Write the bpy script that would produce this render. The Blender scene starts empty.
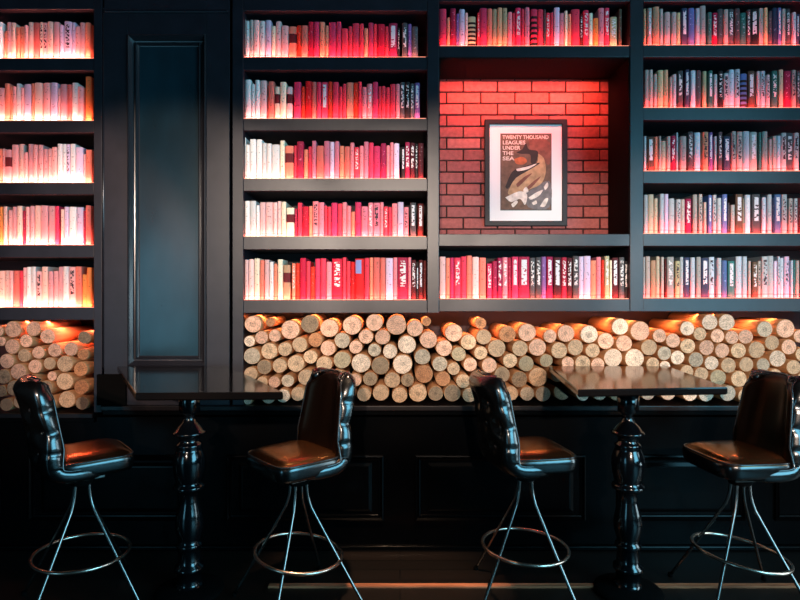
import bpy, bmesh, math, random
from mathutils import Vector, Matrix
random.seed(7)
SC = bpy.context.scene
COL = SC.collection
F = 560.0; CAMZ = 1.5; HY = 297.0
YF = 3.3125; S = YF / F
def FX(px, Y=YF): return (px - 400) * Y / F
def FZ(py, Y=YF): return CAMZ + (HY - py) * Y / F
R = math.radians

# ------------------------------------------------------------------ materials
def newmat(name):
    m = bpy.data.materials.new(name); m.use_nodes = True
    nt = m.node_tree; b = nt.nodes['Principled BSDF']
    return m, nt, b
def bump_noise(nt, b, scale, strength, dist=0.002, stretch=None):
    tc = nt.nodes.new('ShaderNodeTexCoord'); mp = nt.nodes.new('ShaderNodeMapping')
    if stretch: mp.inputs['Scale'].default_value = stretch
    n = nt.nodes.new('ShaderNodeTexNoise'); n.inputs['Scale'].default_value = scale; n.inputs['Detail'].default_value = 5
    bp = nt.nodes.new('ShaderNodeBump'); bp.inputs['Strength'].default_value = strength; bp.inputs['Distance'].default_value = dist
    nt.links.new(tc.outputs['Object'], mp.inputs['Vector']); nt.links.new(mp.outputs['Vector'], n.inputs['Vector'])
    nt.links.new(n.outputs['Fac'], bp.inputs['Height']); nt.links.new(bp.outputs['Normal'], b.inputs['Normal'])
    return n
def simple(name, col, rough=.5, metal=0, spec=.5, coat=0, bump=None, var=0):
    m, nt, b = newmat(name)
    b.inputs['Base Color'].default_value = (*col, 1); b.inputs['Roughness'].default_value = rough
    b.inputs['Metallic'].default_value = metal; b.inputs['Specular IOR Level'].default_value = spec
    b.inputs['Coat Weight'].default_value = coat; b.inputs['Coat Roughness'].default_value = .12
    n = None
    if bump: n = bump_noise(nt, b, *bump)
    if var and n:
        r = nt.nodes.new('ShaderNodeValToRGB')
        r.color_ramp.elements[0].position = .3; r.color_ramp.elements[1].position = .7
        r.color_ramp.elements[0].color = (*[c * (1 - var) for c in col], 1)
        r.color_ramp.elements[1].color = (*[c * (1 + var) for c in col], 1)
        nt.links.new(n.outputs['Fac'], r.inputs['Fac']); nt.links.new(r.outputs['Color'], b.inputs['Base Color'])
    return m
M = {}
M['paint'] = simple('dark_painted_wood', (.015, .012, .0175), .38, spec=.5, bump=(9, .25, .003, (1, 1, 1)), var=.25)
M['gloss'] = simple('glossy_dark_moulding_paint', (.02, .018, .022), .24, spec=.8)
M['panel'] = simple('blue_black_panel_paint', (.007, .026, .036), .24, spec=.6, bump=(5, .25, .004, (1, 1, .5)), var=.3)
M['wains'] = simple('black_gloss_wainscot', (.0014, .0014, .0016), .22, spec=.12, bump=(6, .2, .003, (1, 1, 1)))
M['inner'] = simple('dark_shelf_interior', (.012, .006, .006), .7)
M['niche_shade'] = simple('near_black_niche_shade', (.005, .003, .003), .8, spec=.1)  # near-black colour stands in for shade on the niche top and sides
M['alcove'] = simple('purple_brown_alcove_back', (.05, .022, .026), .7)
M['floor'] = None
M['ledge'] = simple('dark_brown_ledge_lacquer', (.007, .004, .0045), .3, bump=(9, .2, .003, (1, 1, 1)))
M['leather'] = simple('black_brown_leather', (.002, .002, .002), .24, coat=.3, bump=(60, .18, .001, (1, 1, 1)))
M['seatleather'] = simple('brown_black_seat_leather', (.02, .007, .003), .24, coat=.5, bump=(45, .2, .001, (1, 1, 1)))
M['backleather'] = simple('dark_brown_back_leather', (.0035, .0016, .001), .3, spec=.3, coat=.0, bump=(45, .2, .001, (1, 1, 1)))
M['backleather'].node_tree.nodes['Principled BSDF'].inputs['Specular Tint'].default_value = (1, .6, .4, 1)
M['leather'].node_tree.nodes['Principled BSDF'].inputs['IOR'].default_value = 1.8
_b = M['seatleather'].node_tree.nodes['Principled BSDF']
_b.inputs['Specular Tint'].default_value = (1, .46, .17, 1); _b.inputs['IOR'].default_value = 3.2; _b.inputs['Coat Weight'].default_value = .05
M['piping'] = simple('gloss_black_piping', (.02, .02, .022), .18, coat=.6)
M['steel'] = simple('worn_dark_steel', (.26, .235, .22), .25, metal=1, bump=(80, .1, .0005, (1, 1, 1)))
M['ring'] = simple('worn_steel_ring', (.75, .58, .48), .27, metal=1, bump=(60, .2, .0005, (1, 1, 1)))
M['rubber'] = simple('black_rubber', (.003, .003, .003), .9, spec=.05)
M['turned'] = simple('gloss_black_turned_wood', (.0025, .003, .004), .16, coat=.8, bump=(14, .12, .002, (1, 1, 1)))
M['frame'] = simple('charcoal_picture_frame', (.014, .012, .015), .5, spec=.3)
M['mat'] = simple('white_mat_board', (.86, .85, .84), .8)
M['glow'] = None
# table top wood
def wood_top():
    m, nt, b = newmat('dark_varnished_table_wood')
    tc = nt.nodes.new('ShaderNodeTexCoord'); mp = nt.nodes.new('ShaderNodeMapping'); mp.inputs['Scale'].default_value = (7, 1.2, 1)
    n = nt.nodes.new('ShaderNodeTexNoise'); n.inputs['Scale'].default_value = 2.2; n.inputs['Detail'].default_value = 6
    r = nt.nodes.new('ShaderNodeValToRGB')
    r.color_ramp.elements[0].position = .35; r.color_ramp.elements[0].color = (.05, .012, .003, 1)
    r.color_ramp.elements[1].position = .7; r.color_ramp.elements[1].color = (.26, .075, .018, 1)
    nt.links.new(tc.outputs['Object'], mp.inputs['Vector']); nt.links.new(mp.outputs['Vector'], n.inputs['Vector'])
    nt.links.new(n.outputs['Fac'], r.inputs['Fac']); nt.links.new(r.outputs['Color'], b.inputs['Base Color'])
    b.inputs['Roughness'].default_value = .14; b.inputs['Coat Weight'].default_value = 0; b.inputs['Coat Roughness'].default_value = .05
    b.inputs['Specular Tint'].default_value = (1, .45, .18, 1); b.inputs['IOR'].default_value = 1.36
    b.inputs['Coat IOR'].default_value = 1.6
    bp = nt.nodes.new('ShaderNodeBump'); bp.inputs['Strength'].default_value = .12; bp.inputs['Distance'].default_value = .002
    nt.links.new(n.outputs['Fac'], bp.inputs['Height']); nt.links.new(bp.outputs['Normal'], b.inputs['Normal'])
    return m
M['top'] = wood_top()
M['topdark'] = simple('black_lacquered_table_top', (.006, .004, .0035), .12, spec=.3, bump=(3, .04, .002, (1, 1, 1)))
def floor_mat():
    m, nt, b = newmat('dark_floor_planks')
    tc = nt.nodes.new('ShaderNodeTexCoord')
    br = nt.nodes.new('ShaderNodeTexBrick'); br.inputs['Scale'].default_value = 1
    br.inputs['Brick Width'].default_value = 1.4; br.inputs['Row Height'].default_value = .11; br.inputs['Mortar Size'].default_value = .003
    br.inputs['Color1'].default_value = (.006, .004, .003, 1); br.inputs['Color2'].default_value = (.012, .007, .005, 1); br.inputs['Mortar'].default_value = (.001, .001, .001, 1)
    nt.links.new(tc.outputs['Object'], br.inputs['Vector']); nt.links.new(br.outputs['Color'], b.inputs['Base Color'])
    b.inputs['Roughness'].default_value = .4
    return m
M['floor'] = floor_mat()
M['strip'] = simple('bare_brown_wood_strip', (.5, .17, .08), .6, spec=.2, bump=(8, .4, .003, (.4, 4, 4)), var=.5)
def emit(name, col, st):
    m, nt, b = newmat(name)
    b.inputs['Base Color'].default_value = (*col, 1)
    b.inputs['Emission Color'].default_value = (*col, 1); b.inputs['Emission Strength'].default_value = st
    return m
M['led'] = emit('led_strip_diffuser', (1, .3, .18), 1.5)

# ------------------------------------------------------------------ mesh helpers
def link(name, bm, mats, parent=None, smooth=False):
    bmesh.ops.recalc_face_normals(bm, faces=bm.faces)
    me = bpy.data.meshes.new(name); bm.to_mesh(me); bm.free()
    if not isinstance(mats, (list, tuple)): mats = [mats]
    for m in mats: me.materials.append(m)
    if smooth:
        for p in me.polygons: p.use_smooth = True
    o = bpy.data.objects.new(name, me); COL.objects.link(o)
    if parent is not None: o.parent = parent
    return o
def tag(o, label=None, cat=None, group=None, kind=None):
    if label: o['label'] = label
    if cat: o['category'] = cat
    if group: o['group'] = group
    if kind: o['kind'] = kind
    return o
def empty(name, loc, rz=0):
    o = bpy.data.objects.new(name, None); COL.objects.link(o)
    o.location = loc; o.rotation_euler = (0, 0, rz); o.empty_display_size = .1
    return o
def box(bm, x0, x1, y0, y1, z0, z1, bev=0, mi=0):
    r = bmesh.ops.create_cube(bm, size=1)
    vs = r['verts']
    for v in vs:
        v.co = Vector((x0 + (v.co.x + .5) * (x1 - x0), y0 + (v.co.y + .5) * (y1 - y0), z0 + (v.co.z + .5) * (z1 - z0)))
    es = list({e for v in vs for e in v.link_edges}); fs = list({f for v in vs for f in v.link_faces})
    for f in fs: f.material_index = mi
    if bev > 0:
        bmesh.ops.bevel(bm, geom=es, offset=bev, segments=2, affect='EDGES', profile=.5)
def boxo(name, x0, x1, y0, y1, z0, z1, mat, parent=None, bev=.003):
    bm = bmesh.new(); box(bm, x0, x1, y0, y1, z0, z1, bev)
    return link(name, bm, mat, parent)
def lathe(bm, prof, n=32, c=(0, 0), caps=True):
    rings = []
    for r, z in prof:
        rings.append([bm.verts.new((c[0] + r * math.cos(2 * math.pi * i / n), c[1] + r * math.sin(2 * math.pi * i / n), z)) for i in range(n)])
    for a, b in zip(rings, rings[1:]):
        for i in range(n):
            bm.faces.new((a[i], a[(i + 1) % n], b[(i + 1) % n], b[i]))
    if caps:
        bm.faces.new(rings[0]); bm.faces.new(rings[-1])
def tube(bm, pts, r, n=10, closed=False):
    pts = [Vector(p) for p in pts]; N = len(pts); rings = []
    up = None
    for i, p in enumerate(pts):
        if closed: t = (pts[(i + 1) % N] - pts[i - 1]).normalized()
        else: t = (pts[min(i + 1, N - 1)] - pts[max(i - 1, 0)]).normalized()
        if up is None:
            up = Vector((0, 0, 1)) if abs(t.z) < .9 else Vector((1, 0, 0))
        a = (up - t * up.dot(t)).normalized(); up = a
        b = t.cross(a)
        rr = r[i] if isinstance(r, (list, tuple)) else r
        rings.append([bm.verts.new(p + (a * math.cos(2 * math.pi * k / n) + b * math.sin(2 * math.pi * k / n)) * rr) for k in range(n)])
    m = N if closed else N - 1
    for i in range(m):
        A = rings[i]; B = rings[(i + 1) % N]
        for k in range(n): bm.faces.new((A[k], A[(k + 1) % n], B[(k + 1) % n], B[k]))
    if not closed:
        bm.faces.new(rings[0]); bm.faces.new(rings[-1])
def smooth_path(pts, n=6):
    P = [Vector(p) for p in pts]; out = []
    for i in range(len(P) - 1):
        p0 = P[max(i - 1, 0)]; p1 = P[i]; p2 = P[i + 1]; p3 = P[min(i + 2, len(P) - 1)]
        for k in range(n):
            t = k / n
            out.append(.5 * ((2 * p1) + (p2 - p0) * t + (2 * p0 - 5 * p1 + 4 * p2 - p3) * t * t + (3 * p1 - p0 - 3 * p2 + p3) * t ** 3))
    out.append(P[-1]); return out
def rect_loft(bm, x0, x1, z0, z1, prof, fill=True):
    """prof: (inset, y) rings from outer to inner, seen from the front."""
    rings = []
    for i, y in prof:
        rings.append([bm.verts.new(c) for c in ((x0 + i, y, z0 + i), (x1 - i, y, z0 + i), (x1 - i, y, z1 - i), (x0 + i, y, z1 - i))])
    for a, b in zip(rings, rings[1:]):
        for k in range(4): bm.faces.new((a[k], a[(k + 1) % 4], b[(k + 1) % 4], b[k]))
    if fill: bm.faces.new(rings[-1])

# ------------------------------------------------------------------ room shell
def struct(name, o_args, mat, bev=0):
    o = boxo(name, *o_args, mat, None, bev); tag(o, kind='structure'); return o
XL, XR = -5.6, 3.6
struct('floor', (XL, XR, -4, 4.2, -.05, 0), M['floor'])
struct('ceiling', (XL, XR, -4, 4.2, 3.5, 3.55), M['inner'])
struct('wall_back', (XL, XR, YF + .60, YF + .65, 0, 3.5), M['inner'])
struct('wall_left', (XL - .05, XL, -4, 4.2, 0, 3.5), M['inner'])
struct('wall_right', (XR, XR + .05, -4, 4.2, 0, 3.5), M['inner'])
struct('wall_rear', (XL, XR, -4.05, -4, 0, 3.5), M['inner'])

ZL = FZ(405)          # top of the ledge under the long log pile
ZLL = FZ(412.5)       # top of the lower ledge at the left
DEP = .56             # depth of the built-in
TOPZ = 3.36
# ---- wainscot under the ledges
wz = boxo('wall_wainscot', -4.0, XR, YF + .01, YF + .55, .0, ZLL - .03, M['wains'], None, 0)
tag(wz, kind='structure')
def moulding(name, x0, x1, z0, z1, parent):
    bm = bmesh.new()
    y = YF + .0105
    rect_loft(bm, x0, x1, z0, z1, [(0, y), (.003, y - .016), (.010, y - .019), (.016, y - .010), (.020, y - .004), (.026, y - .010), (.032, y - .008), (.036, y)], fill=False)
    return link(name, bm, M['wains'], parent)
for a, b in ((-150, 0), (28, 194), (226, 384), (415, 586), (617, 746), (775, 930)):
    moulding('panel_moulding', FX(a), FX(b), FZ(521), FZ(455), wz)
for a, b in ((28, 194), (226, 384), (415, 586), (617, 746)):
    bm = bmesh.new(); y = YF + .0105
    rect_loft(bm, FX(a + 12), FX(b - 12), FZ(513), FZ(463), [(0, y), (.02, y - .010), (.028, y - .011)])
    link('raised_panel', bm, M['wains'], wz)
b = boxo('baseboard_back', -4.0, XR, YF - .012, YF + .01, 0, .03, M['wains'], None, .008); tag(b, kind='structure')
def ledge(x0, x1, zt, label):
    t = empty('wooden_ledge', ((x0 + x1) / 2, YF, zt - .03))
    c = (x0 + x1) / 2
    boxo('ledge_board', x0 - c, x1 - c, -.028, DEP, 0, .03, M['ledge'], t, .005)
    boxo('ledge_apron', x0 - c, x1 - c, -.008, .009, -.028, 0, M['wains'], t, .003)
    tag(t, label, 'ledge'); return t
ledge(FX(103), FX(860), ZL, 'long dark wooden ledge carrying the wide log pile and the blue-black panel')
ledge(FX(-60), FX(95), ZLL, 'short lower dark ledge under the logs in the left alcove')
# wood strip on the floor
st = boxo('trim_1', -.68, 2.3, 2.88, 2.915, 0, .012, M['strip'], None, .003); tag(st, kind='structure')

# ------------------------------------------------------------------ tall panel pilaster
px0, px1 = FX(104), FX(229.5)
pil = empty('wall_panel', ((px0 + px1) / 2, YF, ZL)); tag(pil, 'tall blue-black recessed panel between the left and middle bookcases', 'panel')
c = (px0 + px1) / 2
def P(x): return FX(x) - c
zt, zb = TOPZ - ZL, 0.0
ho0, ho1, hz0, hz1 = 128, 206.5, FZ(366) - ZL, FZ(35) - ZL
boxo('stile', P(104), P(ho0), 0, .06, zb, zt, M['paint'], pil, .002)
boxo('stile', P(ho1), P(229.5), 0, .06, zb, zt, M['paint'], pil, .002)
boxo('rail', P(ho0), P(ho1), 0, .06, hz1, zt, M['paint'], pil, .002)
boxo('rail', P(ho0), P(ho1), 0, .06, zb, hz0, M['paint'], pil, .002)
bm = bmesh.new(); u = S
rect_loft(bm, P(ho0), P(ho1), hz0, hz1, [(0, .02), (0, 0), (.35 * u, -.013), (1.2 * u, -.015), (2 * u, -.007), (3.4 * u, .004), (5.0 * u, .016), (6.4 * u, .018), (6.7 * u, .006), (7.6 * u, .004), (8.2 * u, .016), (9.2 * u, .024), (10 * u, .026)], fill=False)
link('moulding', bm, M['gloss'], pil)
bm = bmesh.new(); rect_loft(bm, P(ho0) + 9.8 * u, P(ho1) - 9.8 * u, hz0 + 9.8 * u, hz1 - 9.8 * u, [(0, .045), (0, .0255)])
link('panel_field', bm, M['panel'], pil)
bm = bmesh.new(); tube(bm, [(P(103.3), .002, FZ(368) - ZL), (P(103.3), .002, FZ(8) - ZL)], .0062, 14)
link('corner_bead', bm, M['gloss'], pil, True)
boxo('plinth_block', P(98), P(127), -.018, 0, zb, FZ(374) - ZL, M['rubber'], pil, .004)
bm = bmesh.new()
rect_loft(bm, P(105), P(228.5), FZ(13.5) - ZL, FZ(10) - ZL, [(0, 0), (.002, -.010), (.006, -.012), (.009, -.006)])
link('top_moulding', bm, M['paint'], pil)

# ------------------------------------------------------------------ bookcases
def bookcase(label, xa, xb, stiles, boards, zbot, top_y, name='bookcase'):
    """boards: list of (y top of board px, y bottom px); stiles: list of (x0,x1) px."""
    cx = FX((xa + xb) / 2); t = empty(name, (cx, YF, zbot)); tag(t, label, 'bookcase')
    for k_, (a, b_) in enumerate(stiles):
        full = name == 'bookcase' and (a in (94, 232.5))
        boxo('stile', FX(a) - cx, FX(b_) - cx, -.004, .40, 0 if full else FZ(boards[-1][1]) - zbot, TOPZ - zbot, M['paint'], t, .003)
    for ya, yb in boards:
        boxo('shelf_board', FX(xa) - cx, FX(xb) - cx, 0, .332, FZ(yb) - zbot, FZ(ya) - zbot, M['paint'], t, .0025)
    if top_y is not None:
        boxo('top_rail', FX(xa) - cx, FX(xb) - cx, -.002, .33, FZ(top_y) - zbot, TOPZ - zbot, M['paint'], t, .003)
    return t, cx
def strip_light(name, x0, x1, y, z, col, power, tilt, w=.012, parent=None, spread=None):
    l = bpy.data.lights.new(name, 'AREA'); l.shape = 'RECTANGLE'; l.size = x1 - x0; l.size_y = w
    l.energy = power; l.color = col
    if spread: l.spread = spread
    o = bpy.data.objects.new(name, l); COL.objects.link(o)
    o.location = ((x0 + x1) / 2, y, z); o.rotation_euler = (tilt, 0, 0)
    return o
ROWS = {}
# left bookcase
LB = [(58.2, 70.5), (120.6, 132.5), (182.7, 194.5), (245, 257.5), (307.5, 320)]
tL, cL = bookcase('left bookcase of pale books brightly lit from below, with logs under it', -60, 94, [(94, 102.2)], LB, ZLL, 9.5)
MB_ = [(57, 70), (118.5, 130.5), (178.6, 191), (236.6, 249.5), (300, 313)]
tM, cM = bookcase('middle bookcase of white to red books between the tall panel and the brick niche', 243.5, 427.2, [(232.5, 243.5), (427.2, 439)], MB_, ZL, 11)
NB = [(45.8, 57), (234, 246), (299, 311.5)]
tN, cN = bookcase('shelf unit around the brick niche with book rows above and below it', 439, 629.8, [], NB, ZL, 1.5, 'niche_shelf_unit')
RB = [(45, 57), (107.6, 120), (171, 183.3), (233.6, 246), (298.2, 311.5)]
tR, cR = bookcase('right bookcase of grey and white books lit faintly red from below', 643.2, 860, [(629.8, 643.2)], RB, ZL, 1.5)
YB = YF + .335
def backs(t, cx, xa, xb, y0, y1, zb, mat=None, yy=.335, name='back_panel'):
    boxo(name, FX(xa) - cx, FX(xb) - cx, yy, yy + .012, FZ(y1) - zb, FZ(y0) - zb, mat or M['inner'], t, 0)
backs(tL, cL, -60, 95, 0, 320, ZLL); backs(tM, cM, 243.5, 427.2, 0, 313, ZL)
backs(tN, cN, 439, 629.8, 0, 57, ZL); backs(tN, cN, 439, 629.8, 234, 311, ZL); backs(tR, cR, 643.2, 860, 0, 311, ZL)
backs(tL, cL, -60, 102, 318, 412, ZLL, M['alcove'], .50, 'alcove_back')
t_al = boxo('wall_alcove', FX(236), FX(860), YF + .50, YF + .515, ZL, FZ(305), M['alcove']); tag(t_al, kind='structure')
for nm_, ar in (('niche_shade_sheet', (FX(439) - cN + .0005, FX(629.8) - cN - .0005, .004, .33, FZ(57) - ZL - .005, FZ(57) - ZL - .0005)),
               ('niche_shade_sheet', (FX(629.8) - cN - .005, FX(629.8) - cN - .0005, .004, .33, FZ(233.6) - ZL, FZ(57) - ZL - .006)),
               ('niche_shade_sheet', (FX(439) - cN + .0005, FX(439) - cN + .005, .004, .33, FZ(233.6) - ZL, FZ(57) - ZL - .006))):
    boxo(nm_, *ar, M['niche_shade'], tN, 0)  # thin dark sheets added so the niche top and sides look shaded
# niche brick wall, real bricks
bm = bmesh.new()
yb = YF + .335; kk = (yb) / F
def BX(px): return (px - 400) * yb / F
def BZ(py): return CAMZ + (HY - py) * yb / F
bx0, bx1, bz0, bz1 = FX(437), FX(632), FZ(246), FZ(50)
box(bm, bx0, bx1, yb + .012, yb + .03, bz0, bz1, 0, 4)
pitch = 11.42; bw = 34.2
rows_ = range(-5, 16)
for r_ in rows_:
    ya = 80.6 + r_ * pitch
    if ya > 246 or ya + pitch < 60: continue
    off = 463.3 if r_ % 2 == 0 else 446.6
    for k in range(-2, 7):
        x0 = off + k * bw + .75; x1 = off + (k + 1) * bw - .75
        X0, X1 = max(BX(x0), bx0), min(BX(x1), bx1); Z0, Z1 = max(BZ(ya + pitch - .75), bz0), min(BZ(ya + .75), bz1)
        if X1 - X0 < .01 or Z1 - Z0 < .01: continue
        dy = random.uniform(0, .003)
        box(bm, X0, X1, yb + dy, yb + .02, Z0, Z1, .003, random.choice((0, 0, 1, 1, 2, 3)))
def brick_mat(n, col):
    return simple(n, col, .75, bump=(40, .5, .003, (1, 1, 1)), var=.22)
bw_ = link('wall_niche', bm, [brick_mat('brick_a', (.34, .085, .075)), brick_mat('brick_b', (.29, .075, .07)), brick_mat('brick_c', (.38, .11, .10)), brick_mat('brick_d', (.25, .065, .06)), simple('dark_mortar', (.035, .012, .012), .9)])
tag(bw_, kind='structure')

# ------------------------------------------------------------------ books
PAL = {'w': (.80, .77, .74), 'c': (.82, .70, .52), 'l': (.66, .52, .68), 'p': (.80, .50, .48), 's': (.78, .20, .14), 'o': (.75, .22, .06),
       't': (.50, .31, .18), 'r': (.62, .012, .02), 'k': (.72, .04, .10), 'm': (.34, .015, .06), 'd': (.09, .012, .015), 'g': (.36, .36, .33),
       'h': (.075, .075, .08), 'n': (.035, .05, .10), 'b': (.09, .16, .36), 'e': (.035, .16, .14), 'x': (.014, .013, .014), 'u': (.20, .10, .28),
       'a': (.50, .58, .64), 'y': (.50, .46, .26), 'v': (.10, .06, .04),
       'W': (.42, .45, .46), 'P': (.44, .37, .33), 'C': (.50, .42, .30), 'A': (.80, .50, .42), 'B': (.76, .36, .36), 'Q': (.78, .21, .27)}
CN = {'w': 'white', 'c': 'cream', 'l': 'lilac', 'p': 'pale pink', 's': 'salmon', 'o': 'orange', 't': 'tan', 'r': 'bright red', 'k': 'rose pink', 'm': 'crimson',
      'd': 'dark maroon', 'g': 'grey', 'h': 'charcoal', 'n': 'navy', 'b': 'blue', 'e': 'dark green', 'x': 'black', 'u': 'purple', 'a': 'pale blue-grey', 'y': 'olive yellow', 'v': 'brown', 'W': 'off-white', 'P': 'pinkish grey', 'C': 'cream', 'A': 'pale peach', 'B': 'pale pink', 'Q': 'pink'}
MK = {'a': 'light lettered', 'b': 'dark lettered', 'c': 'maroon banded', 'd': 'striped', 'e': 'pale titled', 'f': 'blue topped'}
def mth(nt, op, a, b=None, c=None):
    n = nt.nodes.new('ShaderNodeMath'); n.operation = op
    for i, v in enumerate((a, b, c)):
        if v is None: continue
        if isinstance(v, (int, float)): n.inputs[i].default_value = v
        else: nt.links.new(v, n.inputs[i])
    return n.outputs[0]
bookmats = {}
def bookmat(c, mk):
    k = c + mk
    if k in bookmats: return bookmats[k]
    m, nt, b = newmat('book_cover_' + CN[c].replace(' ', '_') + ('_' + MK[mk].replace(' ', '_') if mk else ''))
    b.inputs['Roughness'].default_value = .65; b.inputs['Specular IOR Level'].default_value = .2
    base = PAL[c]
    oi = nt.nodes.new('ShaderNodeObjectInfo'); hsv = nt.nodes.new('ShaderNodeHueSaturation')
    hsv.inputs['Color'].default_value = (*base, 1)
    nt.links.new(mth(nt, 'MULTIPLY_ADD', oi.outputs['Random'], .35, .82), hsv.inputs['Value'])
    nt.links.new(mth(nt, 'MULTIPLY_ADD', oi.outputs['Random'], .02, .49), hsv.inputs['Hue'])
    out = hsv.outputs['Color']
    uv = nt.nodes.new('ShaderNodeUVMap'); sp = nt.nodes.new('ShaderNodeSeparateXYZ'); nt.links.new(uv.outputs['UV'], sp.inputs[0])
    X, Z = sp.outputs['X'], sp.outputs['Y']
    def rng(v, a, b_): return mth(nt, 'MULTIPLY', mth(nt, 'GREATER_THAN', v, a), mth(nt, 'LESS_THAN', v, b_))
    def over(mask, col):
        nonlocal out
        mx = nt.nodes.new('ShaderNodeMix'); mx.data_type = 'RGBA'
        nt.links.new(mask, mx.inputs['Factor']); nt.links.new(out, mx.inputs['A']); mx.inputs['B'].default_value = (*col, 1)
        out = mx.outputs['Result']
    cx = nt.nodes.new('ShaderNodeCombineXYZ')
    nt.links.new(mth(nt, 'MULTIPLY', X, 2.6), cx.inputs[0]); nt.links.new(mth(nt, 'MULTIPLY', Z, 20), cx.inputs[1]); nt.links.new(mth(nt, 'MULTIPLY', oi.outputs['Random'], 57), cx.inputs[2])
    nz = nt.nodes.new('ShaderNodeTexNoise'); nz.inputs['Scale'].default_value = 1.0; nz.inputs['Detail'].default_value = 1
    nt.links.new(cx.outputs[0], nz.inputs['Vector'])
    lum = sum(base) / 3
    if mk in ('a', 'b', ''):
        th = .5 if mk else .66
        msk = mth(nt, 'MULTIPLY', mth(nt, 'MULTIPLY', rng(X, .22, .78), rng(Z, .32, .92)), mth(nt, 'GREATER_THAN', nz.outputs['Fac'], th))
        if mk == 'a': col = (.75, .72, .70)
        elif mk == 'b': col = (.05, .03, .04)
        else: col = tuple(min(1, v * .45) for v in base) if lum > .25 else tuple(min(.8, v * 2 + .15) for v in base)
        over(msk, col)
        over(rng(Z, .08, .11), tuple(v * .6 for v in base))
    elif mk == 'c': over(rng(Z, .50, .78), (.13, .015, .02))
    elif mk == 'd':
        fr = mth(nt, 'FRACT', mth(nt, 'MULTIPLY', Z, 7.3))
        over(mth(nt, 'MULTIPLY', mth(nt, 'GREATER_THAN', fr, .5), rng(Z, .03, .85)), (.02, .012, .012))
    elif mk == 'e':
        msk = mth(nt, 'MULTIPLY', mth(nt, 'MULTIPLY', rng(X, .25, .75), rng(Z, .33, .93)), mth(nt, 'GREATER_THAN', nz.outputs['Fac'], .40))
        over(msk, (.72, .72, .74))
    elif mk == 'f': over(mth(nt, 'MULTIPLY', rng(Z, .64, .97), rng(X, .05, .7)), (.25, .3, .6))
    nt.links.new(out, b.inputs['Base Color'])
    bookmats[k] = m; return m
PAGE = simple('paper_page_block', (.62, .55, .45), .9)
def book_bm(bm, w, h, d, uvl, mi=0, mp=1, off=(0, 0, 0)):
    """front (spine) at y=0 bulging to -y, x centred, z from 0"""
    ox, oy, oz = off; hw = w / 2; bu = min(.004, w * .14); t = min(.0025, w * .12)
    prof = [(-hw, d), (-hw, .004), (-hw * .93, .001), (-hw * .5, -bu * .75), (0, -bu), (hw * .5, -bu * .75), (hw * .93, .001), (hw, .004), (hw, d)]
    inn = [(-hw + t, d), (-hw + t, .007), (hw - t, .007), (hw - t, d)]
    def ring(pts, z): return [bm.verts.new((ox + x, oy + y, oz + z)) for x, y in pts]
    A, B = ring(prof, 0), ring(prof, h)
    fs = []
    for i in range(len(prof) - 1): fs.append(bm.faces.new((A[i], A[i + 1], B[i + 1], B[i])))
    Ai, Bi = ring(inn, 0), ring(inn, h)
    for i in range(3): fs.append(bm.faces.new((Ai[i], Bi[i], Bi[i + 1], Ai[i + 1])))
    for O, I in ((A, Ai), (B, Bi)):
        fs.append(bm.faces.new((O[0], O[1], I[1], I[0]))); fs.append(bm.faces.new((O[1], O[2], O[3], O[4], O[5], O[6], O[7], I[2], I[1])))
        fs.append(bm.faces.new((O[7], O[8], I[3], I[2])))
    fs.append(bm.faces.new((A[0], B[0], Bi[0], Ai[0]))); fs.append(bm.faces.new((A[8], Ai[3], Bi[3], B[8])))
    for f in fs:
        f.material_index = mi
        for l in f.loops:
            co = l.vert.co; l[uvl].uv = ((co.x - ox) / w + .5, (co.z - oz) / h)
    n0 = len(bm.faces)
    box(bm, ox - hw + t, ox + hw - t, oy + .0072, oy + d - .003, oz + .003, oz + h - .004, 0, mp)
ORD = ['zeroth', 'first', 'second', 'third', 'fourth', 'fifth', 'sixth', 'seventh', 'eighth', 'ninth', 'tenth', 'eleventh', 'twelfth', 'thirteenth', 'fourteenth',
       'fifteenth', 'sixteenth', 'seventeenth', 'eighteenth', 'nineteenth', 'twentieth', 'twenty-first', 'twenty-second', 'twenty-third', 'twenty-fourth', 'twenty-fifth',
       'twenty-sixth', 'twenty-seventh', 'twenty-eighth', 'twenty-ninth', 'thirtieth']
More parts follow.
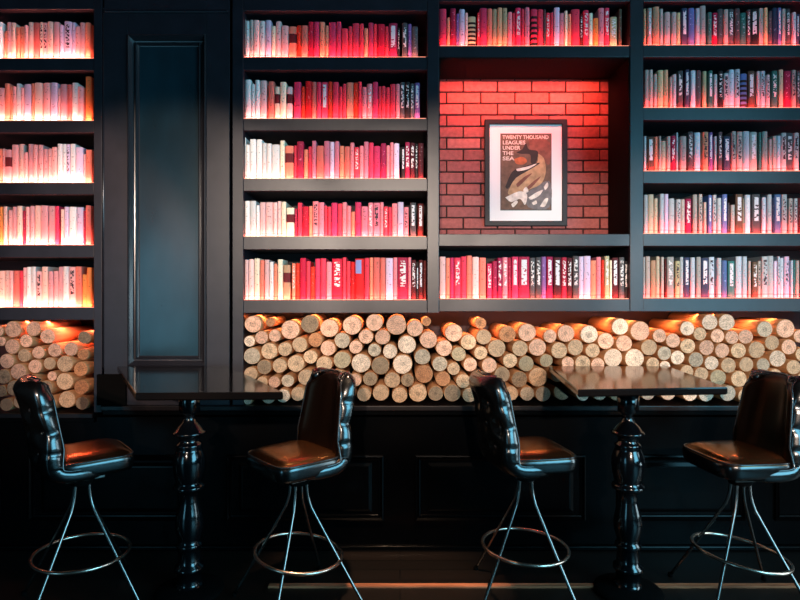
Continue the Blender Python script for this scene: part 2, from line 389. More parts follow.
BOOKROWS = [
 # zoom x0, zoom y0, scale, start, bottom px, place text, group, transcription
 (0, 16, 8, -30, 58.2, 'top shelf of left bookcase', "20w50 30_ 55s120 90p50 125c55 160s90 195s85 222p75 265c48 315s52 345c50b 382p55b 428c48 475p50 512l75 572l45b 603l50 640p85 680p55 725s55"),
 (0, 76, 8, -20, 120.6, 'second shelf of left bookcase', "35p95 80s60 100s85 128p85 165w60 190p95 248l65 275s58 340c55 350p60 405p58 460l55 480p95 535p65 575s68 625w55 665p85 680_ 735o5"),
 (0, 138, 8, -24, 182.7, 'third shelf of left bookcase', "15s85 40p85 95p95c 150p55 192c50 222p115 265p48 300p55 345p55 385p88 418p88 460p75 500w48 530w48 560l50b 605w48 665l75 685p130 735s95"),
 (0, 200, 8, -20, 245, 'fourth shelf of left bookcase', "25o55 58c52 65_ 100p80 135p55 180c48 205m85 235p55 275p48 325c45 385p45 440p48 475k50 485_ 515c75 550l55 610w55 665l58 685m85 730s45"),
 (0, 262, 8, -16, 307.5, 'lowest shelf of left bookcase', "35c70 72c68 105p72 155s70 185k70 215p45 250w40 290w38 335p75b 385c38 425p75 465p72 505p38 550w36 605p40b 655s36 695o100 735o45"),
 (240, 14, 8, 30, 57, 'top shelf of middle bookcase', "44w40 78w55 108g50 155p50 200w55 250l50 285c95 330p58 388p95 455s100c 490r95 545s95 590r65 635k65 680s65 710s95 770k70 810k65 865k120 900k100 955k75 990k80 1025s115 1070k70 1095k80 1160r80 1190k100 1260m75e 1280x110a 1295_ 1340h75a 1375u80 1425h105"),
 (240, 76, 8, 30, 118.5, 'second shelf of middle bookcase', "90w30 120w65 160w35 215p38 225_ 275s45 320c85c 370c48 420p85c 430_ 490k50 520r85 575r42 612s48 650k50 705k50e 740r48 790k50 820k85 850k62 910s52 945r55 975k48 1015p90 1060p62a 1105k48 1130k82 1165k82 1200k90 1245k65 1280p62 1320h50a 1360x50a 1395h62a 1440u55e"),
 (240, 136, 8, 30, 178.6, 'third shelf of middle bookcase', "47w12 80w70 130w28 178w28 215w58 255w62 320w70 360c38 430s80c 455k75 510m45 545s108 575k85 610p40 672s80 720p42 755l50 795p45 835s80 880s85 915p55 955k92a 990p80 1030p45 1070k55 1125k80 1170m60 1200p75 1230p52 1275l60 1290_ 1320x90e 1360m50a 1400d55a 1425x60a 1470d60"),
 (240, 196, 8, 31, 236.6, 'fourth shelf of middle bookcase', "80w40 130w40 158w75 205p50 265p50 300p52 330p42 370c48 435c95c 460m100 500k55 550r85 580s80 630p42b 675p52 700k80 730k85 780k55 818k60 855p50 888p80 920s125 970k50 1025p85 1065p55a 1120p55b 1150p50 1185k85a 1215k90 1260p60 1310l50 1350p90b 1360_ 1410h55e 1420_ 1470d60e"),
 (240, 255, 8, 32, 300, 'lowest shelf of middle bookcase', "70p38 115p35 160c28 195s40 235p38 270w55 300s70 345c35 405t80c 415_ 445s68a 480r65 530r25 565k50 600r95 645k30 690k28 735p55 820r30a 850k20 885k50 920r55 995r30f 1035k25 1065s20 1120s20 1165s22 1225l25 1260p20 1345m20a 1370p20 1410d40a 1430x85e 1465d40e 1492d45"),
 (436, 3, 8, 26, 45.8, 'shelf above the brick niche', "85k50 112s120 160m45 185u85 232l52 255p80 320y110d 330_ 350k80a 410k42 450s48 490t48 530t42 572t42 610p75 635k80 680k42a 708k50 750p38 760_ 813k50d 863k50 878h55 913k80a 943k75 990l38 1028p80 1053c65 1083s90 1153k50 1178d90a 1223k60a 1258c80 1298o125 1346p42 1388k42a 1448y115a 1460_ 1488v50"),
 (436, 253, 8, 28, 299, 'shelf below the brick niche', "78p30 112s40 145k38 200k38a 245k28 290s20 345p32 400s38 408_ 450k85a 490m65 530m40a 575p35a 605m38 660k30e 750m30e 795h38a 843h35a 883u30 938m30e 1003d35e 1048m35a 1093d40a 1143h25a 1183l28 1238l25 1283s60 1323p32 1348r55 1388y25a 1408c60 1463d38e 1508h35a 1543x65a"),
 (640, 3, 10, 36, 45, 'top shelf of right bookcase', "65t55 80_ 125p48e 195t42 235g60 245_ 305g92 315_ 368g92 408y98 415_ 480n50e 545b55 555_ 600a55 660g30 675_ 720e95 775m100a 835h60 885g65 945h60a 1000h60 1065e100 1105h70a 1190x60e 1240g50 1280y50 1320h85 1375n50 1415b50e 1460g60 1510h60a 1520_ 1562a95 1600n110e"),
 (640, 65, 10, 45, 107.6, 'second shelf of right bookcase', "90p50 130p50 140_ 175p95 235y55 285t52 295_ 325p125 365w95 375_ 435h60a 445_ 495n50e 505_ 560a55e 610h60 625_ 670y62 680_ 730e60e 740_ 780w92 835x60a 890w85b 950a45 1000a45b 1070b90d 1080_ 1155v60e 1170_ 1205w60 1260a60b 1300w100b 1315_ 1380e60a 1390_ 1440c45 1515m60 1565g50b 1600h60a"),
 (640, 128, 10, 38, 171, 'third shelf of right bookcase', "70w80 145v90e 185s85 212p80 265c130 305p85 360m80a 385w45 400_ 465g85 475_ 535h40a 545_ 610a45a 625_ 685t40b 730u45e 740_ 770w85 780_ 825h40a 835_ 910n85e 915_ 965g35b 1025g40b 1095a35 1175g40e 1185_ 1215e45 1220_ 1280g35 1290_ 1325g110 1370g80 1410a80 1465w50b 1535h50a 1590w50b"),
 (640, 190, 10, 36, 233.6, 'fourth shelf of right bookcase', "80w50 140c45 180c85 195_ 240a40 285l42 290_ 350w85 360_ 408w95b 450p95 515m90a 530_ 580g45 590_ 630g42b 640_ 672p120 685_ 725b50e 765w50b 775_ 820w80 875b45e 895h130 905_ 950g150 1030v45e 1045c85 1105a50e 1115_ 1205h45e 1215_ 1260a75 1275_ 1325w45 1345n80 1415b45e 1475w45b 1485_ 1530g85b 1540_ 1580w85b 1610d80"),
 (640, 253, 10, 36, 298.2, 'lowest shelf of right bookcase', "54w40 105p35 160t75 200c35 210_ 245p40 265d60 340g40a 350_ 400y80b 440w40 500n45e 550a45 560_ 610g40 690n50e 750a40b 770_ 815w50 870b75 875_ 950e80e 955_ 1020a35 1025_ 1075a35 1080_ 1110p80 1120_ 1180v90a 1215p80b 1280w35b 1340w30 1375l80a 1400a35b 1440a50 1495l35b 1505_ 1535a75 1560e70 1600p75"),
]
import re
YBK = YF + .030
sb = YBK / F
books = []
BND = {'left': (-90, 94), 'middle': (243.5, 427.2), 'niche': (439, 629.8), 'right': (643.2, 900)}
for (x0z, y0z, sc, start, bot, place, txt) in BOOKROWS:
    prev = start; row = []
    for tok in txt.split():
        mm = re.match(r'(-?\d+)([a-z_])(\d*)([a-z]?)$', tok)
        e, c_, tp, mk = int(mm[1]), mm[2], mm[3], mm[4]
        if c_ != '_':
            xa = x0z + prev / sc; xb = x0z + e / sc; ytop = y0z + int(tp) / sc
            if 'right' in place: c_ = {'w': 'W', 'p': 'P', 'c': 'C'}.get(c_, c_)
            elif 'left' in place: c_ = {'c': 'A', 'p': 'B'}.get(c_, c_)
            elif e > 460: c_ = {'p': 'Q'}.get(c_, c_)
            row.append(dict(xa=xa, xb=xb, top=ytop, bot=bot, c=c_, mk=mk, place=place))
        prev = e
    n = len(row)
    hs = sorted(b['bot'] - b['top'] for b in row)
    for i, b in enumerate(row):
        b['i'] = i + 1; b['n'] = n
        b['size'] = 'tall' if b['bot'] - b['top'] >= hs[int(n * .7)] else ('short' if b['bot'] - b['top'] <= hs[int(n * .25)] else '')
    books += row
for b in books: b['area'] = (b['xb'] - max(0, b['xa'])) * (b['bot'] - b['top'])
order = sorted(books, key=lambda b: -b['area'])
big = set(id(b) for b in order[:298])
sbm = bmesh.new(); suv = sbm.loops.layers.uv.new('UVMap'); smats = [PAGE]; smi = {}
for b in books:
    gap = .0042 if 'right' in b['place'] else .0030
    Xa = (b['xa'] - 400) * sb + gap / 2; Xb = (b['xb'] - 400) * sb - gap / 2
    lo, hi = BND[b['place'].split(' ')[-2] if 'niche' not in b['place'] else 'niche']
    Xa = max(Xa, FX(lo) + .0012); Xb = min(Xb, FX(hi) - .0012); w = Xb - Xa
    X = (Xa + Xb) / 2
    z = FZ(b['bot']) + .0005; h = (FZ(b['top'], YBK) - z)
    d = random.uniform(.13, .17); yj = random.uniform(-.004, .004)
    if id(b) in big:
        bm = bmesh.new(); uvl = bm.loops.layers.uv.new('UVMap')
        book_bm(bm, w, h, d, uvl)
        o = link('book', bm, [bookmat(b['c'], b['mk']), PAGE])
        o.location = (X, YBK + yj, z)
        i, n = b['i'], b['n']
        if i == 1: od = 'leftmost'
        elif i == n: od = 'rightmost'
        elif i <= (n + 1) // 2: od = ORD[i] + ' from left'
        else: od = ORD[n + 1 - i] + ' from right'
        nm = ' '.join(s_ for s_ in (b['size'], MK.get(b['mk'], ''), CN[b['c']]) if s_)
        tag(o, f"{nm} book, {od} on {b['place']}", 'book', 'books on the ' + b['place'])
    else:
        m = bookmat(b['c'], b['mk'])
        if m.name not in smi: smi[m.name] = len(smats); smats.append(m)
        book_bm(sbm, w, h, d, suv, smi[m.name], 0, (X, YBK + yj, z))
so = link('books', sbm, smats)
tag(so, 'narrow books squeezed between the larger ones on every shelf', 'books', 'narrow books on the shelves', 'stuff')

# ------------------------------------------------------------------ logs
LC = {'p': (.80, .42, .27), 't': (.64, .39, .225), 'o': (.55, .22, .09), 'b': (.30, .19, .11), 'g': (.52, .38, .26), 'w': (.84, .58, .41), 'e': (.47, .34, .20)}
LN = {'p': 'pinkish', 't': 'tan', 'o': 'orange-brown', 'b': 'brown', 'g': 'greyish', 'w': 'pale', 'e': 'olive-tinged'}
def facemat(c_):
    m, nt, b = newmat('cut_log_end_' + LN[c_].replace('-', '_'))
    tc = nt.nodes.new('ShaderNodeTexCoord'); oi = nt.nodes.new('ShaderNodeObjectInfo')
    va = nt.nodes.new('ShaderNodeVectorMath'); va.operation = 'ADD'
    cb = nt.nodes.new('ShaderNodeCombineXYZ')
    nt.links.new(mth(nt, 'MULTIPLY', oi.outputs['Random'], 31), cb.inputs[1]);
    nt.links.new(tc.outputs['Object'], va.inputs[0]); nt.links.new(cb.outputs[0], va.inputs[1])
    n1 = nt.nodes.new('ShaderNodeTexNoise'); n1.inputs['Scale'].default_value = 26; n1.inputs['Detail'].default_value = 6; n1.inputs['Roughness'].default_value = .7
    nt.links.new(va.outputs[0], n1.inputs['Vector'])
    sp = nt.nodes.new('ShaderNodeSeparateXYZ'); nt.links.new(tc.outputs['Object'], sp.inputs[0])
    rad = mth(nt, 'SQRT', mth(nt, 'ADD', mth(nt, 'POWER', sp.outputs['X'], 2.0), mth(nt, 'POWER', sp.outputs['Z'], 2.0)))
    rings = mth(nt, 'SINE', mth(nt, 'MULTIPLY_ADD', n1.outputs['Fac'], 5, mth(nt, 'MULTIPLY', rad, 900)))
    v = mth(nt, 'ADD', mth(nt, 'MULTIPLY', rings, .06), mth(nt, 'MULTIPLY_ADD', n1.outputs['Fac'], .9, .5))
    core = mth(nt, 'MULTIPLY', mth(nt, 'LESS_THAN', mth(nt, 'MULTIPLY_ADD', n1.outputs['Fac'], .012, rad), mth(nt, 'MULTIPLY_ADD', oi.outputs['Random'], .022, .004)), .22)
    n2 = nt.nodes.new('ShaderNodeTexNoise'); n2.inputs['Scale'].default_value = 170; n2.inputs['Detail'].default_value = 3
    nt.links.new(va.outputs[0], n2.inputs['Vector'])
    v = mth(nt, 'ADD', v, mth(nt, 'MULTIPLY_ADD', n2.outputs['Fac'], 1.5, -.78))
    v = mth(nt, 'MULTIPLY_ADD', mth(nt, 'SUBTRACT', v, .95), 1.35, .95)
    v = mth(nt, 'MAXIMUM', v, .15)
    v = mth(nt, 'SUBTRACT', v, core)
    v = mth(nt, 'MULTIPLY', v, mth(nt, 'MULTIPLY_ADD', oi.outputs['Random'], .42, .76))
    hs = nt.nodes.new('ShaderNodeHueSaturation'); hs.inputs['Color'].default_value = (*LC[c_], 1)
    nt.links.new(v, hs.inputs['Value'])
    nt.links.new(hs.outputs['Color'], b.inputs['Base Color']); b.inputs['Roughness'].default_value = .8
    bp = nt.nodes.new('ShaderNodeBump'); bp.inputs['Strength'].default_value = .35; bp.inputs['Distance'].default_value = .003
    nt.links.new(n1.outputs['Fac'], bp.inputs['Height']); nt.links.new(bp.outputs['Normal'], b.inputs['Normal'])
    return m
FM = {k: facemat(k) for k in LC}
BARK = simple('pale_stripped_log_side', (.50, .24, .10), .75, bump=(22, .5, .004, (1, .15, 1)), var=.35)
RIM = simple('thin_log_bark_edge', (.42, .25, .14), .8, bump=(30, .5, .003, (1, 1, 1)), var=.3)
A5 = lambda ox, oy, sc, lst: [(ox + x / sc, oy + y / sc, r / sc, c_, L) for (x, y, r, c_, L) in lst]
LOGS = []
LOGS += [(*v, 'left') for v in A5(0, 290, 5, [
 (-5,205,30,'p',1),(62,195,43,'p',1),(165,183,44,'p',1),(235,230,40,'p',1),(420,238,33,'b',1),
 (10,258,26,'p',2),(62,282,42,'p',2),(135,245,38,'p',2),(275,300,36,'p',2),(352,298,38,'p',2),(412,322,30,'o',2),
 (118,325,35,'t',3),(190,313,33,'p',3),(245,368,32,'t',3),(325,367,44,'t',3),(35,355,38,'p',3),
 (175,382,36,'p',4),(405,395,37,'o',4),(95,408,42,'p',4),(20,432,38,'b',4),(262,432,26,'p',4),(160,450,30,'t',4),
 (320,455,46,'t',5),(405,487,38,'o',5),(75,490,40,'b',5),(225,490,38,'b',5),(5,505,30,'b',5),
 (98,560,34,'t',6),(335,548,44,'t',6),(35,572,34,'b',6),(165,560,33,'t',6),(245,567,38,'t',6),(408,566,34,'b',6)])]
LOGS += [(*v, 'mid') for v in A5(230, 300, 5, [
 (118,125,46,'p',1),(195,112,24,'o',1),(300,150,50,'p',1),(398,120,46,'b',1),(498,142,48,'p',1),(610,128,50,'p',1),(722,108,45,'p',1),
 (88,205,30,'w',2),(158,186,40,'p',2),(222,178,34,'p',2),(427,200,37,'o',2),(560,200,43,'g',2),(680,182,38,'p',2),(762,184,40,'p',2),
 (195,253,44,'t',3),(275,245,37,'t',3),(348,222,40,'t',3),(490,240,40,'p',3),(628,235,35,'p',3),(722,250,34,'g',3),(800,257,38,'w',3),
 (100,282,44,'g',4),(403,285,37,'t',4),(560,300,45,'e',4),(165,335,40,'b',4),(250,328,38,'t',4),(330,318,45,'t',4),(470,320,42,'t',4),(655,315,50,'w',4),(752,328,46,'b',4),
 (95,368,37,'t',5),(160,412,30,'t',5),(222,410,31,'p',5),(288,404,33,'g',5),(380,385,42,'t',5),(462,400,38,'t',5),(540,385,38,'t',5),(625,400,34,'p',5),(700,395,37,'b',5),
 (100,455,34,'w',6),(90,500,22,'w',6),(192,484,36,'w',6),(268,478,37,'w',6),(338,470,38,'t',6),(425,480,38,'t',6),(510,466,40,'t',6),(590,476,36,'t',6),(670,472,36,'t',6),(755,462,43,'t',6)])]
LOGS += [(*v, 'mid') for v in A5(380, 300, 5, [
 (82,125,52,'p',1),(180,140,46,'p',1),(228,112,26,'o',1),(242,198,45,'p',1),
 (135,222,48,'w',2),
 (212,285,42,'g',3),(113,322,51,'w',3),
 (220,370,46,'o',4),
 (60,402,42,'t',5),(137,400,34,'b',5),
 (98,475,40,'t',6),(190,465,46,'t',6)])]
LOGS += [(*v, 'niche') for v in A5(380, 300, 5, [
 (370,165,46,'p',1),(508,124,32,'o',1),(518,178,42,'t',1),(440,210,41,'t',1),(637,172,44,'o',1),(735,165,47,'p',1),
 (320,240,42,'p',2),(585,240,46,'t',2),(700,240,42,'t',2),(790,240,47,'p',2),
 (395,270,38,'e',3),(505,267,36,'t',3),(650,303,38,'t',3),(730,318,40,'e',3),
 (300,320,40,'g',4),(367,343,33,'t',4),(450,322,36,'p',4),(545,325,41,'p',4),(610,372,41,'b',4),(790,385,50,'t',4),
 (315,395,38,'o',5),(415,405,37,'t',5),(500,400,38,'o',5),(698,397,42,'b',5),
 (278,467,38,'b',6),(362,465,44,'b',6),(448,475,38,'t',6),(535,455,38,'t',6),(580,478,32,'t',6),(655,467,38,'t',6),(735,467,37,'g',6),(815,470,39,'g',6)])]
LOGS += [(*v, 'niche') for v in A5(530, 300, 5, [
 (103,180,36,'p',1),(177,168,45,'p',1),(297,172,46,'w',1),(450,135,44,'w',1),
 (145,252,42,'t',2),(228,237,42,'t',2),(380,208,44,'p',2),(470,218,44,'p',2),
 (80,300,35,'e',3),(190,315,33,'p',3),(262,315,40,'t',3),(315,253,38,'t',3),(338,322,36,'p',3),(415,285,50,'w',3),
 (142,378,36,'b',4),(200,392,38,'t',4),(285,392,40,'t',4),(370,388,40,'t',4),(455,385,42,'t',4),
 (160,458,44,'h',6),(262,468,37,'w',6),(347,465,38,'w',6),(430,465,38,'t',6)])]
LOGS += [(*v, 'right') for v in A5(530, 300, 5, [
 (550,155,50,'p',1),(645,182,37,'p',1),
 (600,237,45,'t',2),
 (525,290,52,'w',3),(670,267,38,'g',3),(738,287,38,'w',3),
 (612,318,34,'t',4),(680,338,32,'w',4),(540,390,40,'t',4),(625,395,40,'t',4),
 (510,465,36,'t',6),(590,466,37,'w',6),(690,463,40,'w',6)])]
LOGS += [(*v, 'right') for v in A5(660, 300, 5.714, [
 (285,108,50,'w',1),(378,118,50,'w',1),(158,164,44,'w',1),(600,172,50,'g',1),(720,165,56,'p',1),(800,205,40,'p',1),
 (227,190,42,'t',2),(325,203,42,'p',2),(408,212,42,'p',2),(492,210,44,'p',2),(75,232,43,'p',2),(640,240,46,'t',2),
 (160,265,46,'t',3),(267,272,46,'p',3),(352,288,44,'p',3),(450,290,46,'t',3),(553,285,50,'t',3),(740,270,46,'p',3),(812,310,44,'t',3),
 (205,340,45,'g',4),(292,362,43,'w',4),(390,375,46,'t',4),(490,367,44,'t',4),(667,333,50,'w',4),(585,370,40,'g',4),(765,385,44,'t',4),
 (65,420,42,'t',5),(152,410,40,'t',5),(238,424,43,'t',5),(330,440,50,'e',5),(450,450,48,'t',5),(560,450,46,'t',5),(655,435,44,'t',5),(820,450,44,'t',5),(740,470,42,'t',5),
 (170,535,44,'w',6),(265,538,45,'w',6),(385,532,48,'w',6),(490,548,46,'t',6),(590,545,46,'t',6),(680,545,42,'t',6),(790,552,44,'t',6)])]
L_ = [list(v) for v in LOGS]
for it in range(60):   # settle so that neighbours touch without running into each other
    for i in range(len(L_)):
        for j in range(i + 1, len(L_)):
            a, b = L_[i], L_[j]; dx, dy = b[0] - a[0], b[1] - a[1]; dd = math.hypot(dx, dy); g = a[2] + b[2] + .05 - dd
            if g > 0:
                dx /= dd or 1; dy /= dd or 1; k = .2 * g
                a[0] -= dx * k; a[1] -= dy * k; b[0] += dx * k; b[1] += dy * k
                a[2] -= g * .07; b[2] -= g * .07
    for a in L_:
        lim = (412.3 if a[5] == 'left' else 404.8) - a[2]
        if a[1] > lim: a[1] = lim
        if a[5] == 'left' and a[0] + a[2] > 93.3: a[0] = 93.3 - a[2]
        if a[5] != 'left' and a[0] - a[2] < 243.7: a[0] = 243.7 + a[2]
        tl = 320.8 if a[5] == 'left' else 313.8
        if a[1] - a[2] < tl: a[1] = tl + a[2]
for i in range(len(L_)):
    for j in range(i + 1, len(L_)):
        a, b = L_[i], L_[j]; dd = math.hypot(b[0] - a[0], b[1] - a[1]); g = a[2] + b[2] + .05 - dd
        if g > 0: a[2] -= g / 2 + .01; b[2] -= g / 2 + .01
PLC = {'left': 'left alcove pile', 'mid': 'pile below middle bookcase', 'niche': 'pile below brick niche', 'right': 'pile below right bookcase'}
LAY = {1: 'top layer', 2: 'second layer', 3: 'third layer', 4: 'fourth layer', 5: 'fifth layer', 6: 'bottom layer'}
from collections import defaultdict
by = defaultdict(list)
for a in L_: by[(a[5], a[4])].append(a)
LOGLEN = .43
rl = random.Random(3)
for (sec, lay), lst in by.items():
    lst.sort(key=lambda a: a[0]); n = len(lst)
    for i, a in enumerate(lst):
        x, y, r, c_, _, _ = a
        half = c_ == 'h'
        if half: c_ = 't'
        back = (c_ == 'o' and r < 6.6 and lay == 1)
        yf = YF + rl.uniform(.000, .012) + (.03 if back else 0)
        Yr = YF + .006
        X, Z, Rr = FX(x, Yr), FZ(y, Yr), r * Yr / F * .985
        zl = ZLL if sec == 'left' else ZL
        Z = max(Z, zl + Rr + .0005)
        ph = rl.uniform(0, 6.28); N = 26
        el = rl.uniform(.0, .035); ph2 = rl.uniform(0, 6.28)
        def rad(t): return Rr * (1 - el * (.5 + .5 * math.cos(2 * t + ph)) - .012 * (1 + math.sin(3 * t + ph2)))
        prof = []
        for k in range(N):
            t = 2 * math.pi * k / N; rr = rad(t); qx, qz = rr * math.cos(t), rr * math.sin(t)
            if half:
                nn = (qx * .62 + qz * .78)
                if nn > .0: qx -= .62 * nn; qz -= .78 * nn
            prof.append((qx, qz))
        L = LOGLEN if not back else .34
        bm = bmesh.new()
        rings = [[bm.verts.new((q[0] * s_, yy, q[1] * s_)) for q in prof] for s_, yy in ((.955, .0), (1, .003), (1, L * .5), (.97, L - .003), (.93, L))]
        for A, B in zip(rings, rings[1:]):
            for k in range(N): bm.faces.new((A[k], A[(k + 1) % N], B[(k + 1) % N], B[k]))
        bm.faces.new(rings[-1]); bm.faces.new(rings[0])
        o = link('log', bm, BARK, None, False)
        for p_ in o.data.polygons: p_.use_smooth = len(p_.vertices) == 4
        o.location = (X, yf, Z)
        bm = bmesh.new(); q0 = [bm.verts.new((q[0] * .95, -.0012, q[1] * .95)) for q in prof]; q1 = [bm.verts.new((q[0] * .952, .0008, q[1] * .952)) for q in prof]
        bm.faces.new(q0)
        for k in range(N): bm.faces.new((q0[k], q0[(k + 1) % N], q1[(k + 1) % N], q1[k]))
        link('cut_face', bm, FM[c_], o)
        if n == 1: od = 'only one'
        elif i == 0: od = 'leftmost'
        elif i == n - 1: od = 'rightmost'
        elif i <= n // 2: od = ORD[i + 1] + ' from left'
        else: od = ORD[n - i] + ' from right'
        sz = 'thick' if r > 9 else ('slim' if r < 7.2 else '')
        if half: sz = 'split'
        nm = ' '.join(q for q in (sz, LN[c_]) if q)
        if od == 'only one': od = 'alone'
        tag(o, f"{nm} log, {od} in the {LAY[lay]} of the {PLC[sec]}", 'log', 'logs stacked end-on under the shelves')

# ------------------------------------------------------------------ framed print
YP = YF + .335 - .022
kp = YP / F
def QX(px): return (px - 400) * kp
def QZ(py): return CAMZ + (HY - py) * kp
fx0, fx1, fz0, fz1 = QX(484.8), QX(567.5), QZ(225.8), QZ(119)
fr = empty('framed_print', ((fx0 + fx1) / 2, YP, fz0)); tag(fr, 'framed sea-story print with wide white mat hung on the red brick niche', 'picture')
fc = (fx0 + fx1) / 2
a, b_, H = fx0 - fc, fx1 - fc, fz1 - fz0
bm = bmesh.new(); fw = 5.2 * kp
rect_loft(bm, a, b_, 0, H, [(0, .020), (0, .002), (.003, 0), (fw - .004, 0), (fw - .001, .003), (fw, .010)], fill=False)
link('frame', bm, M['frame'], fr)
boxo('mat_board', a + fw * .8, b_ - fw * .8, .0095, .012, fw * .8, H - fw * .8, M['mat'], fr, 0)
ax0, ax1, az0, az1 = QX(501.5) - fc, QX(551) - fc, QZ(209.3) - fz0, QZ(134) - fz0
W_, H_ = ax1 - ax0, az1 - az0
def artmat(n, col): return simple(n, col, .7, bump=(30, .1, .001, (1, 1, 1)), var=.3)
boxo('print_edge', ax0 - .006, ax1 + .006, .0085, .0096, az0 - .006, az1 + .006, simple('grey_print_border', (.08, .07, .07), .7), fr, 0)
art = boxo('print', ax0, ax1, .0076, .0086, az0, az1, artmat('print_brown_ground', (.14, .08, .05)), fr, 0)
def poly(name, pts, y, mat, parent):
    bm = bmesh.new(); sm = smooth_path([(p[0], 0, p[1]) for p in pts] + [(pts[0][0], 0, pts[0][1])], 5)[:-1]
    vs = [bm.verts.new((ax0 + p.x * W_, y, az0 + (1 - p.z) * H_)) for p in sm]
    vs2 = [bm.verts.new((v.co.x, y + .0004, v.co.z)) for v in vs]
    bm.faces.new(vs)
    n = len(vs)
    for k in range(n): bm.faces.new((vs[k], vs[(k + 1) % n], vs2[(k + 1) % n], vs2[k]))
    return link(name, bm, mat, parent)
tanm = artmat('print_tan', (.46, .29, .15)); blk = artmat('print_black', (.02, .012, .01)); org = artmat('print_orange', (.45, .12, .04)); wht = artmat('print_white', (.75, .68, .6)); red = artmat('print_dull_red', (.20, .07, .045)); gry = artmat('print_grey', (.16, .15, .15))
poly('printed_shape', [(.55, .05), (.97, .10), (.97, .40), (.80, .30), (.60, .22)], .0072, red, art)
poly('printed_shape', [(.50, .78), (.97, .62), (.97, .97), (.55, .97)], .0072, gry, art)
poly('printed_shape', [(.15, .74), (.35, .52), (.72, .38), (.72, .26), (.86, .32), (.90, .50), (.80, .66), (.55, .74), (.35, .82), (.15, .80)], .0070, tanm, art)
poly('printed_shape', [(.08, .70), (.22, .50), (.45, .43), (.78, .38), (.55, .48), (.30, .58), (.14, .72)], .0066, blk, art)
poly('printed_shape', [(.30, .24), (.42, .20), (.50, .12), (.56, .20), (.74, .23), (.70, .38), (.60, .38), (.58, .27), (.40, .26)], .0066, blk, art)
poly('printed_shape', [(.26, .33), (.42, .30), (.52, .35), (.45, .40), (.30, .39)], .0066, org, art)
poly('printed_shape', [(.30, .46), (.52, .43), (.72, .39), (.55, .46), (.34, .49)], .0062, wht, art)
poly('printed_shape', [(.08, .84), (.36, .76), (.52, .80), (.48, .94), (.38, .86), (.20, .90)], .0066, wht, art)
poly('printed_shape', [(.55, .84), (.72, .77), (.84, .74), (.76, .82), (.60, .87)], .0062, wht, art)
poly('printed_shape', [(.78, .96), (.88, .86), (.95, .86), (.88, .96)], .0062, wht, art)
for q in ([(.20, .93), (.30, .88), (.33, .91), (.24, .97)], [(.44, .74), (.50, .70), (.55, .76), (.47, .78)], [(.86, .70), (.93, .64), (.95, .69), (.89, .74)], [(.62, .91), (.70, .88), (.72, .92), (.65, .94)]):
    poly('printed_shape', q, .0062, wht, art)
for q in ([(.30, .66), (.48, .56), (.62, .52), (.50, .60), (.34, .70)], [(.52, .70), (.66, .62), (.80, .56), (.68, .66), (.56, .73)]):
    poly('printed_shape', q, .0064, red, art)
for i, tx in enumerate(('TWENTY THOUSAND', 'LEAGUES', 'UNDER', 'THE', 'SEA')):
    cu = bpy.data.curves.new('title', 'FONT'); cu.body = tx; cu.size = .0335; cu.extrude = .0002; cu.offset = .0006
    to = bpy.data.objects.new('tmp', cu); COL.objects.link(to)
    bpy.context.view_layer.update()
    dg = bpy.context.evaluated_depsgraph_get(); me = bpy.data.meshes.new_from_object(to.evaluated_get(dg))
    xs = [v.co.x for v in me.vertices]; sx = 1
    if i == 0: sx = (W_ * .93) / max(xs)
    else: sx = {1: .46, 2: .36, 3: .22, 4: .24}[i] * W_ / max(xs)
    me.transform(Matrix.Diagonal((sx, 1, 1, 1)))
    COL.objects.unlink(to); bpy.data.objects.remove(to)
    me.materials.clear(); me.materials.append(wht)
    o = bpy.data.objects.new('printed_title', me); COL.objects.link(o); o.parent = art
    o.rotation_euler = (math.pi / 2, 0, 0); o.location = (ax0 + .008, .0066, az1 - .030 - i * .0345)

